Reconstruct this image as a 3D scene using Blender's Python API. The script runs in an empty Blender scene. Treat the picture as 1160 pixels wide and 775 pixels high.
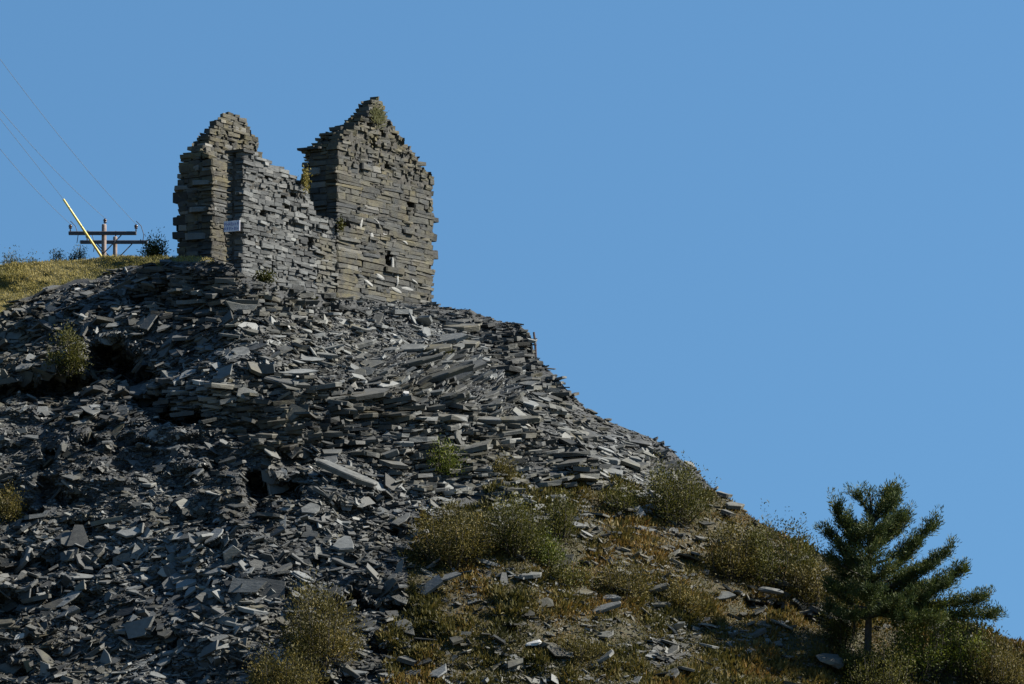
import bpy, bmesh, math, random
import numpy as np
from mathutils import Vector, Matrix, Euler

R = math.radians
random.seed(7)
rng = np.random.default_rng(11)
scene = bpy.context.scene
COL = scene.collection

# ------------------------------------------------------------------ camera
FPX, CZ, PITCH = 4800.0, 1.7, R(6.5)
cam_d = bpy.data.cameras.new('camera')
cam_d.sensor_width = 36.0
cam_d.lens = 36.0 * FPX / 1160.0
cam_d.clip_start = 0.5
cam_d.clip_end = 6000.0
cam = bpy.data.objects.new('camera', cam_d)
cam.location = (0, 0, CZ)
cam.rotation_euler = (math.pi / 2 + PITCH, 0, 0)
COL.objects.link(cam)
scene.camera = cam

# ------------------------------------------------------------------ sky and sun
SUN_AZ, SUN_EL = R(3.0), R(39.0)          # azimuth from +X (right), towards the viewer when negative
sdir = Vector((math.cos(SUN_AZ) * math.cos(SUN_EL), math.sin(SUN_AZ) * math.cos(SUN_EL), math.sin(SUN_EL)))
world = bpy.data.worlds.new('World')
scene.world = world
world.use_nodes = True
wn, wl = world.node_tree.nodes, world.node_tree.links
wn.clear()
sky = wn.new('ShaderNodeTexSky')
sky.sky_type = 'NISHITA'
sky.sun_disc = False
sky.sun_elevation = SUN_EL
sky.sun_rotation = math.atan2(sdir.x, sdir.y)
sky.altitude = 0.0
sky.air_density = 1.5
sky.dust_density = 0.2
sky.ozone_density = 3.0
wt = wn.new('ShaderNodeMix'); wt.data_type = 'RGBA'; wt.blend_type = 'MULTIPLY'
wt.inputs[0].default_value = 1.0
wt.inputs[7].default_value = (0.55, 0.82, 1.0, 1)
bg = wn.new('ShaderNodeBackground')
bg.inputs['Strength'].default_value = 0.0587
wo = wn.new('ShaderNodeOutputWorld')
tc = wn.new('ShaderNodeTexCoord')
mp = wn.new('ShaderNodeMapping')            # gentler fall-off towards the horizon: clear dry air
mp.inputs['Scale'].default_value = (1, 1, 0.6)
mp.inputs['Location'].default_value = (0, 0, 0.35)
nm = wn.new('ShaderNodeVectorMath'); nm.operation = 'NORMALIZE'
wl.new(tc.outputs['Generated'], mp.inputs[0])
wl.new(mp.outputs[0], nm.inputs[0])
wl.new(nm.outputs[0], sky.inputs[0])
wl.new(sky.outputs[0], wt.inputs[6])
wl.new(wt.outputs[2], bg.inputs['Color'])
wl.new(bg.outputs[0], wo.inputs['Surface'])

sun_d = bpy.data.lights.new('sun', 'SUN')
sun_d.energy = 5.0
sun_d.angle = R(0.55)
sun_d.color = (1.0, 0.95, 0.86)
sun = bpy.data.objects.new('sun', sun_d)
sun.rotation_euler = sdir.to_track_quat('Z', 'Y').to_euler()
sun.location = (40, 60, 60)
COL.objects.link(sun)

vs = scene.view_settings
vs.view_transform = 'Standard'
vs.look = 'None'
vs.exposure = 1.25
vs.gamma = 1.0
vs.use_curve_mapping = False

# ------------------------------------------------------------------ survey helpers (bearing <-> position)
cP, sP = math.cos(PITCH), math.sin(PITCH)

def W(px, py, Y):
    """point at depth Y seen along a bearing"""
    a = (np.asarray(px, float) - 580.0) / FPX
    b = (387.5 - np.asarray(py, float)) / FPX
    dy = cP - b * sP
    k = Y / dy
    return np.stack([a * k, np.broadcast_to(np.asarray(Y, float), k.shape) * 1.0, CZ + (sP + b * cP) * k], -1)

def P(p):
    p = np.asarray(p, float)
    x, y, z = p[..., 0], p[..., 1], p[..., 2] - CZ
    d = y * cP + z * sP
    u = -y * sP + z * cP
    return 580.0 + FPX * x / d, 387.5 - FPX * u / d

# ------------------------------------------------------------------ noise
def _hash(ix, iy, seed):
    h = (ix * 374761393 + iy * 668265263 + seed * 1442695041) & 0xffffffff
    h = ((h ^ (h >> 13)) * 1274126177) & 0xffffffff
    return ((h ^ (h >> 16)) & 0xffff) / 65535.0

def vnoise(x, y, seed=0):
    x = np.asarray(x, float); y = np.asarray(y, float)
    ix = np.floor(x).astype(np.int64); iy = np.floor(y).astype(np.int64)
    fx = x - ix; fy = y - iy
    fx = fx * fx * (3 - 2 * fx); fy = fy * fy * (3 - 2 * fy)
    a = _hash(ix, iy, seed); b = _hash(ix + 1, iy, seed)
    c = _hash(ix, iy + 1, seed); d = _hash(ix + 1, iy + 1, seed)
    return (a * (1 - fx) + b * fx) * (1 - fy) + (c * (1 - fx) + d * fx) * fy - 0.5

def fbm(x, y, seed=0, oct=4):
    s = 0; a = 1.0
    for i in range(oct):
        s = s + a * vnoise(x * 2 ** i, y * 2 ** i, seed + i * 17)
        a *= 0.5
    return s

# ------------------------------------------------------------------ materials
def new_mat(name):
    m = bpy.data.materials.new(name)
    m.use_nodes = True
    nt = m.node_tree
    nt.nodes.clear()
    out = nt.nodes.new('ShaderNodeOutputMaterial')
    bs = nt.nodes.new('ShaderNodeBsdfPrincipled')
    nt.links.new(bs.outputs[0], out.inputs['Surface'])
    return m, nt, bs

def ramp(nt, stops, fac):
    r = nt.nodes.new('ShaderNodeValToRGB')
    el = r.color_ramp.elements
    el[0].position, el[0].color = stops[0][0], (*stops[0][1], 1)
    el[1].position, el[1].color = stops[-1][0], (*stops[-1][1], 1)
    for p, c in stops[1:-1]:
        e = el.new(p); e.color = (*c, 1)
    nt.links.new(fac, r.inputs[0])
    return r.outputs[0]

def mix(nt, fac, a, b, mode='MIX'):
    m = nt.nodes.new('ShaderNodeMix'); m.data_type = 'RGBA'; m.blend_type = mode
    for s, v in ((0, fac), (6, a), (7, b)):
        if hasattr(v, 'links'):
            nt.links.new(v, m.inputs[s])
        elif isinstance(v, (int, float)):
            m.inputs[s].default_value = v
        else:
            m.inputs[s].default_value = (*v, 1)
    return m.outputs[2]

def mth(nt, op, a, b=0.5, clamp=False):
    m = nt.nodes.new('ShaderNodeMath'); m.operation = op; m.use_clamp = clamp
    for s, v in ((0, a), (1, b)):
        if hasattr(v, 'links'):
            nt.links.new(v, m.inputs[s])
        else:
            m.inputs[s].default_value = v
    return m.outputs[0]

def noise(nt, scale, detail=3, rough=0.6, vec=None, stretch=None):
    n = nt.nodes.new('ShaderNodeTexNoise')
    n.inputs['Scale'].default_value = scale
    n.inputs['Detail'].default_value = detail
    n.inputs['Roughness'].default_value = rough
    if vec is not None:
        if stretch:
            mp = nt.nodes.new('ShaderNodeMapping')
            mp.inputs['Scale'].default_value = stretch
            nt.links.new(vec, mp.inputs[0])
            vec = mp.outputs[0]
        nt.links.new(vec, n.inputs['Vector'])
    return n.outputs[0]

def position(nt):
    return nt.nodes.new('ShaderNodeNewGeometry').outputs['Position']

def slate_material(name, per_object):
    """colour channels: R tone, G lichen / brown weathering, B whiteness"""
    m, nt, bs = new_mat(name)
    if per_object:
        c = nt.nodes.new('ShaderNodeObjectInfo').outputs['Color']
    else:
        a = nt.nodes.new('ShaderNodeAttribute'); a.attribute_name = 'tint'
        c = a.outputs['Color']
    sp = nt.nodes.new('ShaderNodeSeparateColor')
    nt.links.new(c, sp.inputs[0])
    pos = position(nt)
    n1 = noise(nt, 5.0, 4, 0.65, pos)
    n2 = noise(nt, 1.3, 3, 0.6, pos)
    n3 = noise(nt, 14.0, 4, 0.7, pos)
    tone = mth(nt, 'ADD', sp.outputs[0], mth(nt, 'MULTIPLY', mth(nt, 'SUBTRACT', n1, 0.5), 0.55), True)
    base = ramp(nt, [(0.0, (0.0095, 0.0098, 0.0097)), (0.35, (0.030, 0.0313, 0.0305)), (0.7, (0.070, 0.0725, 0.070)), (1.0, (0.155, 0.160, 0.153))], tone)
    lich = mth(nt, 'MULTIPLY', sp.outputs[1], mth(nt, 'MULTIPLY', mth(nt, 'SUBTRACT', n2, 0.30), 3.2, True), True)
    brown = ramp(nt, [(0.3, (0.058, 0.044, 0.028)), (0.5, (0.092, 0.078, 0.042)), (0.75, (0.125, 0.108, 0.052))], n1)
    base = mix(nt, lich, base, brown)
    spots = mth(nt, 'MULTIPLY', mth(nt, 'SUBTRACT', n3, 0.60), 5.0, True)
    base = mix(nt, mth(nt, 'MULTIPLY', spots, 0.35), base, (0.155, 0.155, 0.135))
    base = mix(nt, sp.outputs[2], base, (0.40, 0.39, 0.36))
    nt.links.new(base, bs.inputs['Base Color'])
    rg = mth(nt, 'ADD', mth(nt, 'MULTIPLY', n1, 0.35), 0.42, True)
    nt.links.new(rg, bs.inputs['Roughness'])
    bs.inputs['Specular IOR Level'].default_value = 0.18
    bp = nt.nodes.new('ShaderNodeBump')
    bp.inputs['Strength'].default_value = 0.6
    bp.inputs['Distance'].default_value = 0.03
    hb = noise(nt, 9.0, 5, 0.7, pos, (0.6, 0.6, 2.6))
    nt.links.new(hb, bp.inputs['Height'])
    nt.links.new(bp.outputs[0], bs.inputs['Normal'])
    return m

M_SLATE = slate_material('slate_by_piece', True)
M_RUBBLE = slate_material('slate_rubble', False)

def leaf_material(name, stops, trans=0.25):
    m, nt, bs = new_mat(name)
    a = nt.nodes.new('ShaderNodeAttribute'); a.attribute_name = 'tint'
    sp = nt.nodes.new('ShaderNodeSeparateColor')
    nt.links.new(a.outputs['Color'], sp.inputs[0])
    col = ramp(nt, stops, sp.outputs[0])
    nt.links.new(col, bs.inputs['Base Color'])
    bs.inputs['Roughness'].default_value = 0.65
    bs.inputs['Specular IOR Level'].default_value = 0.25
    tr = nt.nodes.new('ShaderNodeBsdfTranslucent')
    nt.links.new(col, tr.inputs[0])
    mx = nt.nodes.new('ShaderNodeMixShader')
    mx.inputs[0].default_value = trans
    nt.links.new(bs.outputs[0], mx.inputs[1]); nt.links.new(tr.outputs[0], mx.inputs[2])
    out = [n for n in nt.nodes if n.type == 'OUTPUT_MATERIAL'][0]
    nt.links.new(mx.outputs[0], out.inputs['Surface'])
    return m

M_GORSE = leaf_material('gorse_foliage', [(0, (0.024, 0.027, 0.005)), (0.45, (0.068, 0.067, 0.010)), (0.8, (0.124, 0.110, 0.019)), (1, (0.179, 0.146, 0.029))])
M_OLIVE = leaf_material('olive_brown_foliage', [(0, (0.029, 0.026, 0.006)), (0.45, (0.087, 0.073, 0.014)), (0.8, (0.155, 0.116, 0.025)), (1, (0.218, 0.156, 0.043))])
M_GREEN = leaf_material('green_foliage', [(0, (0.026, 0.038, 0.005)), (0.5, (0.084, 0.102, 0.012)), (0.85, (0.158, 0.166, 0.017)), (1, (0.232, 0.211, 0.034))])
M_MOSS = leaf_material('moss_green', [(0, (0.022, 0.027, 0.003)), (0.6, (0.050, 0.051, 0.007)), (1, (0.076, 0.066, 0.017))])
M_PINE = leaf_material('pine_needles', [(0, (0.014, 0.023, 0.009)), (0.5, (0.041, 0.060, 0.015)), (0.85, (0.077, 0.090, 0.019)), (1, (0.117, 0.106, 0.028))], 0.2)
M_GRASS = leaf_material('dry_hill_grass', [(0, (0.069, 0.067, 0.015)), (0.4, (0.162, 0.139, 0.031)), (0.75, (0.254, 0.206, 0.058)), (1, (0.347, 0.280, 0.107))])
M_MAT = leaf_material('heath_ground_cover', [(0, (0.025, 0.025, 0.005)), (0.35, (0.068, 0.060, 0.013)), (0.62, (0.110, 0.082, 0.018)), (0.84, (0.148, 0.082, 0.019)), (1, (0.184, 0.139, 0.045))])

def plain(name, c1, c2, scale=8, rough=0.8, metal=0.0, bump=0.3):
    m, nt, bs = new_mat(name)
    pos = position(nt)
    n = noise(nt, scale, 4, 0.65, pos)
    nt.links.new(ramp(nt, [(0.3, c1), (0.7, c2)], n), bs.inputs['Base Color'])
    bs.inputs['Roughness'].default_value = rough
    bs.inputs['Metallic'].default_value = metal
    bp = nt.nodes.new('ShaderNodeBump'); bp.inputs['Strength'].default_value = bump; bp.inputs['Distance'].default_value = 0.02
    nt.links.new(n, bp.inputs['Height']); nt.links.new(bp.outputs[0], bs.inputs['Normal'])
    return m

M_CORE = plain('rubble_core', (0.022, 0.021, 0.018), (0.06, 0.055, 0.045), 9, 0.95)
M_BARK = plain('bark', (0.022, 0.019, 0.016), (0.06, 0.05, 0.042), 12, 0.9)
M_TWIG = plain('twigs', (0.020, 0.016, 0.011), (0.055, 0.045, 0.030), 20, 0.9)
M_POLE = plain('weathered_pole_wood', (0.12, 0.09, 0.075), (0.24, 0.19, 0.165), 7, 0.85)
M_ARM = plain('dark_crossarm', (0.03, 0.03, 0.035), (0.07, 0.065, 0.065), 9, 0.7)
M_INS = plain('brown_porcelain', (0.035, 0.02, 0.018), (0.07, 0.04, 0.03), 5, 0.25)
M_WIRE = plain('weathered_wire', (0.10, 0.12, 0.14), (0.16, 0.18, 0.20), 5, 0.6, 0.3)
M_YEL = plain('yellow_plastic_sleeve', (0.72, 0.58, 0.16), (0.80, 0.68, 0.26), 3, 0.5, bump=0.05)
M_RUST = plain('rusted_iron', (0.03, 0.025, 0.03), (0.09, 0.055, 0.045), 20, 0.8, 0.3)
M_SIGN = plain('sign_white', (0.46, 0.44, 0.50), (0.60, 0.58, 0.64), 6, 0.5, bump=0.05)
M_INK = plain('sign_lettering', (0.10, 0.10, 0.24), (0.16, 0.15, 0.32), 6, 0.5, bump=0.0)
M_GROUND = plain('valley_turf', (0.04, 0.05, 0.015), (0.09, 0.085, 0.03), 0.4, 0.95)

def tip_material():
    """fine slate waste; the attribute 'cover' carries where turf (G) and heath (R) grow"""
    m, nt, bs = new_mat('slate_waste_ground')
    a = nt.nodes.new('ShaderNodeAttribute'); a.attribute_name = 'cover'
    sp = nt.nodes.new('ShaderNodeSeparateColor'); nt.links.new(a.outputs['Color'], sp.inputs[0])
    pos = position(nt)
    n1 = noise(nt, 7.0, 5, 0.7, pos)
    n2 = noise(nt, 0.9, 4, 0.65, pos)
    n3 = noise(nt, 3.0, 4, 0.7, pos)
    gravel = ramp(nt, [(0.25, (0.010, 0.0105, 0.0105)), (0.5, (0.025, 0.026, 0.0255)), (0.75, (0.055, 0.057, 0.055))], n1)
    heath = ramp(nt, [(0.25, (0.010, 0.010, 0.003)), (0.45, (0.026, 0.024, 0.007)), (0.58, (0.040, 0.028, 0.008)), (0.75, (0.034, 0.034, 0.010))], n3)
    turf = ramp(nt, [(0.3, (0.05, 0.045, 0.014)), (0.7, (0.11, 0.095, 0.03))], n3)
    f = mth(nt, 'MULTIPLY', mth(nt, 'ADD', mth(nt, 'SUBTRACT', sp.outputs[0], 0.75), n2), 4.0, True)
    base = mix(nt, f, gravel, heath)
    base = mix(nt, sp.outputs[1], base, turf)
    nt.links.new(base, bs.inputs['Base Color'])
    bs.inputs['Roughness'].default_value = 0.9
    bp = nt.nodes.new('ShaderNodeBump'); bp.inputs['Strength'].default_value = 0.9; bp.inputs['Distance'].default_value = 0.06
    nt.links.new(n1, bp.inputs['Height']); nt.links.new(bp.outputs[0], bs.inputs['Normal'])
    return m
M_TIP = tip_material()

# ------------------------------------------------------------------ object helpers
def link(name, mesh, mat=None, parent=None):
    o = bpy.data.objects.new(name, mesh)
    if mat is not None and mesh is not None and not mesh.materials:
        mesh.materials.append(mat)
    COL.objects.link(o)
    if parent is not None:
        o.parent = parent
    return o

def thing(name, label, cat, loc=(0, 0, 0), rotz=0.0, group=None):
    o = bpy.data.objects.new(name, None)
    o.empty_display_size = 0.2
    COL.objects.link(o)
    o.location = loc; o.rotation_euler = (0, 0, rotz)
    return tag(o, label, cat, group)

def tag(o, label, cat, group=None):
    o['label'] = label; o['category'] = cat
    if group: o['group'] = group
    return o

def raw_mesh(name, verts, loops, starts, totals, tint=None, attr='tint', smooth=False):
    me = bpy.data.meshes.new(name)
    verts = np.ascontiguousarray(verts, np.float32)
    me.vertices.add(len(verts)); me.vertices.foreach_set('co', verts.ravel())
    me.loops.add(len(loops)); me.loops.foreach_set('vertex_index', np.ascontiguousarray(loops, np.int32))
    me.polygons.add(len(starts))
    me.polygons.foreach_set('loop_start', np.ascontiguousarray(starts, np.int32))
    me.polygons.foreach_set('loop_total', np.ascontiguousarray(totals, np.int32))
    if smooth:
        me.polygons.foreach_set('use_smooth', np.ones(len(starts), bool))
    if tint is not None:
        a = me.attributes.new(attr, 'FLOAT_COLOR', 'POINT')
        t4 = np.ones((len(verts), 4), np.float32); t4[:, :tint.shape[1]] = tint
        a.data.foreach_set('color', t4.ravel())
    me.polygons.foreach_set("use_smooth", np.full(len(starts), smooth)); me.update(calc_edges=True)
    me.validate()
    return me

def quads_mesh(name, quads, tint=None):
    """quads: (N,4,3)"""
    n = len(quads)
    tt = None if tint is None else np.repeat(tint, 4, 0)
    return raw_mesh(name, quads.reshape(-1, 3), np.arange(n * 4), np.arange(n) * 4, np.full(n, 4), tt)

def tube(bm, pts, radii, seg=6):
    """tapered tube along points, closed at the ends"""
    pts = [Vector(p) for p in pts]
    rings = []
    for i, p in enumerate(pts):
        d = (pts[min(i + 1, len(pts) - 1)] - pts[max(i - 1, 0)]).normalized()
        ref = Vector((0, 0, 1)) if abs(d.z) < 0.9 else Vector((1, 0, 0))
        u = d.cross(ref).normalized(); v = d.cross(u)
        rings.append([bm.verts.new(p + (u * math.cos(2 * math.pi * k / seg) + v * math.sin(2 * math.pi * k / seg)) * radii[i]) for k in range(seg)])
    for a, b in zip(rings[:-1], rings[1:]):
        for k in range(seg):
            bm.faces.new((a[k], a[(k + 1) % seg], b[(k + 1) % seg], b[k]))
    bm.faces.new(rings[0][::-1]); bm.faces.new(rings[-1])

def bm_mesh(name, bm, smooth=False):
    bmesh.ops.recalc_face_normals(bm, faces=bm.faces)
    me = bpy.data.meshes.new(name)
    bm.to_mesh(me); bm.free()
    if smooth:
        for p in me.polygons: p.use_smooth = True
    return me

def tube_obj(name, pts, radii, mat, parent=None, seg=6):
    bm = bmesh.new(); tube(bm, pts, radii, seg)
    return link(name, bm_mesh(name, bm, True), mat, parent)

def box_bm(bm, lo, hi, rot=None):
    r = bmesh.ops.create_cube(bm, size=1.0)
    lo = Vector(lo); hi = Vector(hi)
    for v in r['verts']:
        v.co = Vector((lo[i] + (v.co[i] + 0.5) * (hi[i] - lo[i]) for i in range(3)))
    return r['verts']

# ------------------------------------------------------------------ the slate tip: surface fit through surveyed points
CTRL = []
def row(px, *pts):
    for py, Y in pts: CTRL.append((px, py, Y))
row(-170, (308, 122.5), (400, 118.5), (480, 114), (775, 104), (930, 98.5))
row(0, (300, 121.5), (355, 118.2), (420, 114.8), (470, 112.6), (560, 110.5), (660, 107), (775, 103.5), (930, 98))
row(100, (292, 121), (330, 117.6), (380, 115.2), (440, 113.6), (470, 112), (560, 109.5), (775, 103))
row(190, (288, 118), (302, 116.9), (345, 115.2), (390, 113.7), (440, 112.7), (470, 111.5), (560, 109), (660, 106), (775, 102.5))
row(232, (290, 116), (340, 115))
row(272, (303, 115), (345, 113.9), (400, 112.2), (430, 111.5), (480, 110.8), (560, 108), (660, 105), (775, 102))
row(383, (335, 119), (352, 118.2), (390, 114.8), (430, 112.3), (485, 111.4), (530, 109.5), (660, 105.5), (775, 102), (930, 97))
row(490, (342, 123), (360, 121.5), (400, 117), (440, 113.8), (480, 112.3), (545, 110.8), (600, 108), (680, 105), (775, 102))
row(545, (351, 122.8), (400, 119.4))
row(600, (372, 121.8), (402, 120.7), (430, 118.3), (470, 115), (540, 112.5), (600, 109), (680, 105.6), (775, 102.5))
row(700, (479, 118.5), (520, 115.6), (570, 112.5), (640, 109), (775, 103), (930, 97.5))
row(800, (545, 117), (600, 113), (680, 109), (775, 104.5))
row(930, (625, 114), (680, 111), (775, 106.5), (930, 100))
row(1050, (685, 111.8), (775, 108))
row(1160, (728, 110.5), (775, 108.8), (930, 102))
row(1330, (800, 109), (930, 104))
CREST = [(-170, 308, 122.5), (0, 302, 121.5), (60, 296, 121.3), (120, 292, 120.8), (190, 290, 118), (232, 292, 116), (264, 302, 115.2), (284, 320, 115.6),
         (330, 333, 117.1), (383, 339, 119), (440, 340, 121), (490, 344, 123), (500, 348, 123), (545, 354, 122.8), (588, 370, 122),
         (601, 382, 121.6), (606, 405, 121), (625, 426, 120.5), (640, 446, 120), (665, 470, 119.3), (700, 482, 118.5), (740, 495, 118),
         (763, 508, 117.8), (772, 520, 117.6), (792, 533, 117.2), (802, 550, 117), (830, 570, 116.3), (850, 590, 115.7), (930, 630, 114),
         (1000, 664, 112.7), (1050, 688, 111.8), (1160, 732, 110.5), (1330, 800, 109)]
cw = np.array([W(*c) for c in CTRL])
kx = cw[:, [0, 2]]
def _U(r2):
    return 0.5 * r2 * np.log(np.maximum(r2, 1e-9))
_d2 = ((kx[:, None] - kx[None]) ** 2).sum(-1)
_n = len(kx)
_A = np.zeros((_n + 3, _n + 3))
_A[:_n, :_n] = _U(_d2) + np.eye(_n) * 0.05
_A[:_n, _n] = 1; _A[:_n, _n + 1:] = kx; _A[_n, :_n] = 1; _A[_n + 1:, :_n] = kx.T
_sol = np.linalg.solve(_A, np.concatenate([cw[:, 1], np.zeros(3)]))

def tps(X, Z):
    X = np.asarray(X, float); Z = np.asarray(Z, float)
    sh = X.shape
    q = np.stack([X.ravel(), Z.ravel()], -1)
    out = np.empty(len(q))
    for i in range(0, len(q), 20000):
        qq = q[i:i + 20000]
        d2 = ((qq[:, None] - kx[None]) ** 2).sum(-1)
        out[i:i + 20000] = _U(d2) @ _sol[:_n] + _sol[_n] + qq @ _sol[_n + 1:]
    return out.reshape(sh)

# hollows and scars in the face: (bearing, half width px, half height px, depth m)
HOLL = [(120, 405, 34, 17, 2.3), (150, 424, 28, 17, 2.5), (30, 442, 52, 15, 1.8), (70, 428, 32, 11, 1.6), (160, 456, 30, 10, 1.9), (208, 467, 32, 9, 1.9), (305, 560, 15, 15, 1.7), (312, 548, 20, 9, 0.9), (560, 362, 30, 12, 0.9),
        (170, 330, 18, 14, 0.8), (30, 640, 40, 12, 0.8), (230, 585, 26, 10, 0.7), (130, 640, 30, 10, 0.7), (330, 520, 20, 9, 0.6),
        (420, 690, 30, 10, 0.7), (872, 688, 18, 10, 1.2), (940, 690, 26, 22, 0.9)]
for i in range(46):
    HOLL.append((random.uniform(-30, 470), random.uniform(490, 780), random.uniform(10, 30), random.uniform(5, 11), random.uniform(0.3, 0.75)))
HW = []
for (hx, hy, rx, ry, dp) in HOLL:
    Y = 112.0
    for _ in range(6):
        p = W(hx, hy, Y); Y = float(tps(p[0], p[2]))
    s = FPX / Y
    HW.append((p[0], p[2], rx / s, ry / s, dp))

def face(X, Z):
    Y = tps(X, Z)
    Y = Y + 0.42 * fbm(X * 0.55, Z * 0.9, 3, 4) + 0.44 * fbm(X * 0.9, Z * 2.6, 5, 3)
    wx = 0.9 * fbm(X * 1.5, Z * 1.5, 41, 3); wz = 0.6 * fbm(X * 1.5, Z * 1.5, 43, 3)
    for (hx, hz, rx, rz, dp) in HW:
        u = (X + wx - hx) / rx; v = (Z + wz - hz) / rz
        Y = Y + dp * np.exp(-(u * u + v * v) ** 1.7)
    return Y

cr = np.array([W(*c) for c in CREST])
def crest_z(X):
    return np.interp(X, cr[:, 0], cr[:, 2]) + 0.05 * fbm(np.asarray(X) * 1.7, 0 * np.asarray(X) + 3.3, 9, 3)

def at_pix(px, py):
    """point of the tip surface along a bearing"""
    Y = 112.0
    for _ in range(12):
        p = W(px, py, Y)
        z = min(p[2], float(crest_z(p[0])))
        Y = float(face(np.array([p[0]]), np.array([z]))[0])
    p = W(px, py, Y)
    return np.array([p[0], Y, p[2]])

def in_poly(px, py, poly):
    px = np.asarray(px); py = np.asarray(py)
    ins = np.zeros(px.shape, bool)
    j = len(poly) - 1
    for i in range(len(poly)):
        xi, yi = poly[i]; xj, yj = poly[j]
        c = ((yi > py) != (yj > py)) & (px < (xj - xi) * (py - yi) / (yj - yi + 1e-12) + xi)
        ins ^= c
        j = i
    return ins

TURF = [(-400, 250), (-400, 420), (-60, 388), (0, 355), (60, 326), (150, 304), (205, 296), (238, 296), (245, 275)]
HEATH = [(455, 640), (480, 585), (540, 560), (620, 540), (700, 545), (760, 545), (850, 575), (960, 610), (1400, 800), (1400, 1000), (430, 1000), (440, 740)]

XL, XR = cr[0, 0], cr[-1, 0]
NX, NZ = 460, 210
xs = np.linspace(XL, XR, NX)
zc = crest_z(xs)
tt = np.linspace(0, 1, NZ)
Zg = 2.0 + (zc[None] - 2.0) * tt[:, None]
Xg = np.broadcast_to(xs[None], Zg.shape)
Yg = face(Xg, Zg)
front = np.stack([Xg, Yg, Zg], -1)
g = np.interp(xs, [cr[4, 0], cr[10, 0], cr[15, 0], XR], [0.015, 0.05, 0.45, 0.5])
back = []
for s in (0.15, 0.5, 1.2, 2.5, 5, 9, 16, 30, 60, 110):
    zz = np.maximum(zc - g * s - 0.02 * s, -0.6)
    if s > 35: zz = np.minimum(zz, np.where(s > 100, -0.8, zz * 0.6))
    back.append(np.stack([xs, Yg[-1] + s, zz], -1))
low = [np.stack([xs, Yg[0] - 14, np.full(NX, -0.9)], -1), np.stack([xs, Yg[0] - 1.8, np.full(NX, 0.7)], -1)]
grid = np.concatenate([np.array(low), front, np.array(back)], 0)
nr = grid.shape[0]
idx = np.arange(nr * NX).reshape(nr, NX)
q = np.stack([idx[:-1, :-1], idx[:-1, 1:], idx[1:, 1:], idx[1:, :-1]], -1).reshape(-1, 4)
gx, gy = P(grid)
cov = np.zeros((nr * NX, 3), np.float32)
wob = 14 * fbm(grid[..., 0] * 1.1, grid[..., 2] * 1.3, 21, 3)
cov[:, 0] = in_poly(gx + 2 * wob, gy + 2 * wob, HEATH).ravel()
cov[:, 1] = in_poly(gx + wob, gy + 0.6 * wob, TURF).ravel()
me = raw_mesh('slate_tip', grid.reshape(-1, 3), q.ravel(), np.arange(len(q)) * 4, np.full(len(q), 4), cov, 'cover', True)
tip = link('slate_tip', me, M_TIP)
tip['kind'] = 'structure'

bm = bmesh.new()
bmesh.ops.create_grid(bm, x_segments=24, y_segments=24, size=3000)
ground = link('ground', bm_mesh('ground', bm), M_GROUND)
ground['kind'] = 'structure'

# ------------------------------------------------------------------ slabs
def slab_batch(C, A, B, N, la, lb, th, k):
    """irregular k-sided slabs; C centres, A/B/N axes, half sizes"""
    n = len(C)
    ang = (np.arange(k)[None] + 0.5 + rng.uniform(-0.30, 0.30, (n, k))) * (2 * np.pi / k)
    ca, sa = np.cos(ang), np.sin(ang)
    rad = rng.uniform(0.55 if k > 4 else 0.7, 1.15, (n, k)) / np.maximum(np.abs(ca), np.abs(sa)) ** 0.75
    u = ca * rad * la[:, None]; v = sa * rad * lb[:, None]
    sc = rng.uniform(0.86, 1.06, (n, k)); sh = rng.uniform(-0.25, 0.25, (n, 2)) * th[:, None]
    tz = th[:, None] * (1 + rng.uniform(-0.3, 0.3, (n, k)))
    top = C[:, None] + u[..., None] * A[:, None] + v[..., None] * B[:, None] + tz[..., None] * N[:, None]
    bot = C[:, None] + (u * sc + sh[:, :1])[..., None] * A[:, None] + (v * sc + sh[:, 1:])[..., None] * B[:, None] - th[:, None, None] * N[:, None]
    V = np.concatenate([top, bot], 1)
    pat = list(range(k)) + list(range(2 * k - 1, k - 1, -1))
    for i in range(k):
        j = (i + 1) % k
        pat += [i, k + i, k + j, j]
    tot = [k, k] + [4] * k
    return V, np.array(pat), np.array(tot)

def slabs_mesh(name, batches):
    Vs, Ls, Ts, Cs = [], [], [], []
    off = 0
    for (V, pat, tot, tint) in batches:
        n, kk = V.shape[:2]
        Vs.append(V.reshape(-1, 3))
        Ls.append((off + (np.arange(n) * kk)[:, None] + pat[None]).ravel())
        Ts.append(np.tile(tot, n))
        Cs.append(np.repeat(tint, kk, 0))
        off += n * kk
    T = np.concatenate(Ts)
    S = np.concatenate([[0], np.cumsum(T)[:-1]])
    return raw_mesh(name, np.concatenate(Vs), np.concatenate(Ls), S, T, np.concatenate(Cs))

def unit(v):
    return v / np.maximum(np.linalg.norm(v, axis=-1, keepdims=True), 1e-9)

def surf(X, Z):
    e = 0.15
    Y = face(X, Z)
    dx = (face(X + e, Z) - face(X - e, Z)) / (2 * e)
    dz = (face(X, Z + e) - face(X, Z - e)) / (2 * e)
    nrm = unit(np.stack([dx, -np.ones_like(dx), dz], -1))
    return np.stack([X, Y, Z], -1), nrm

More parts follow.
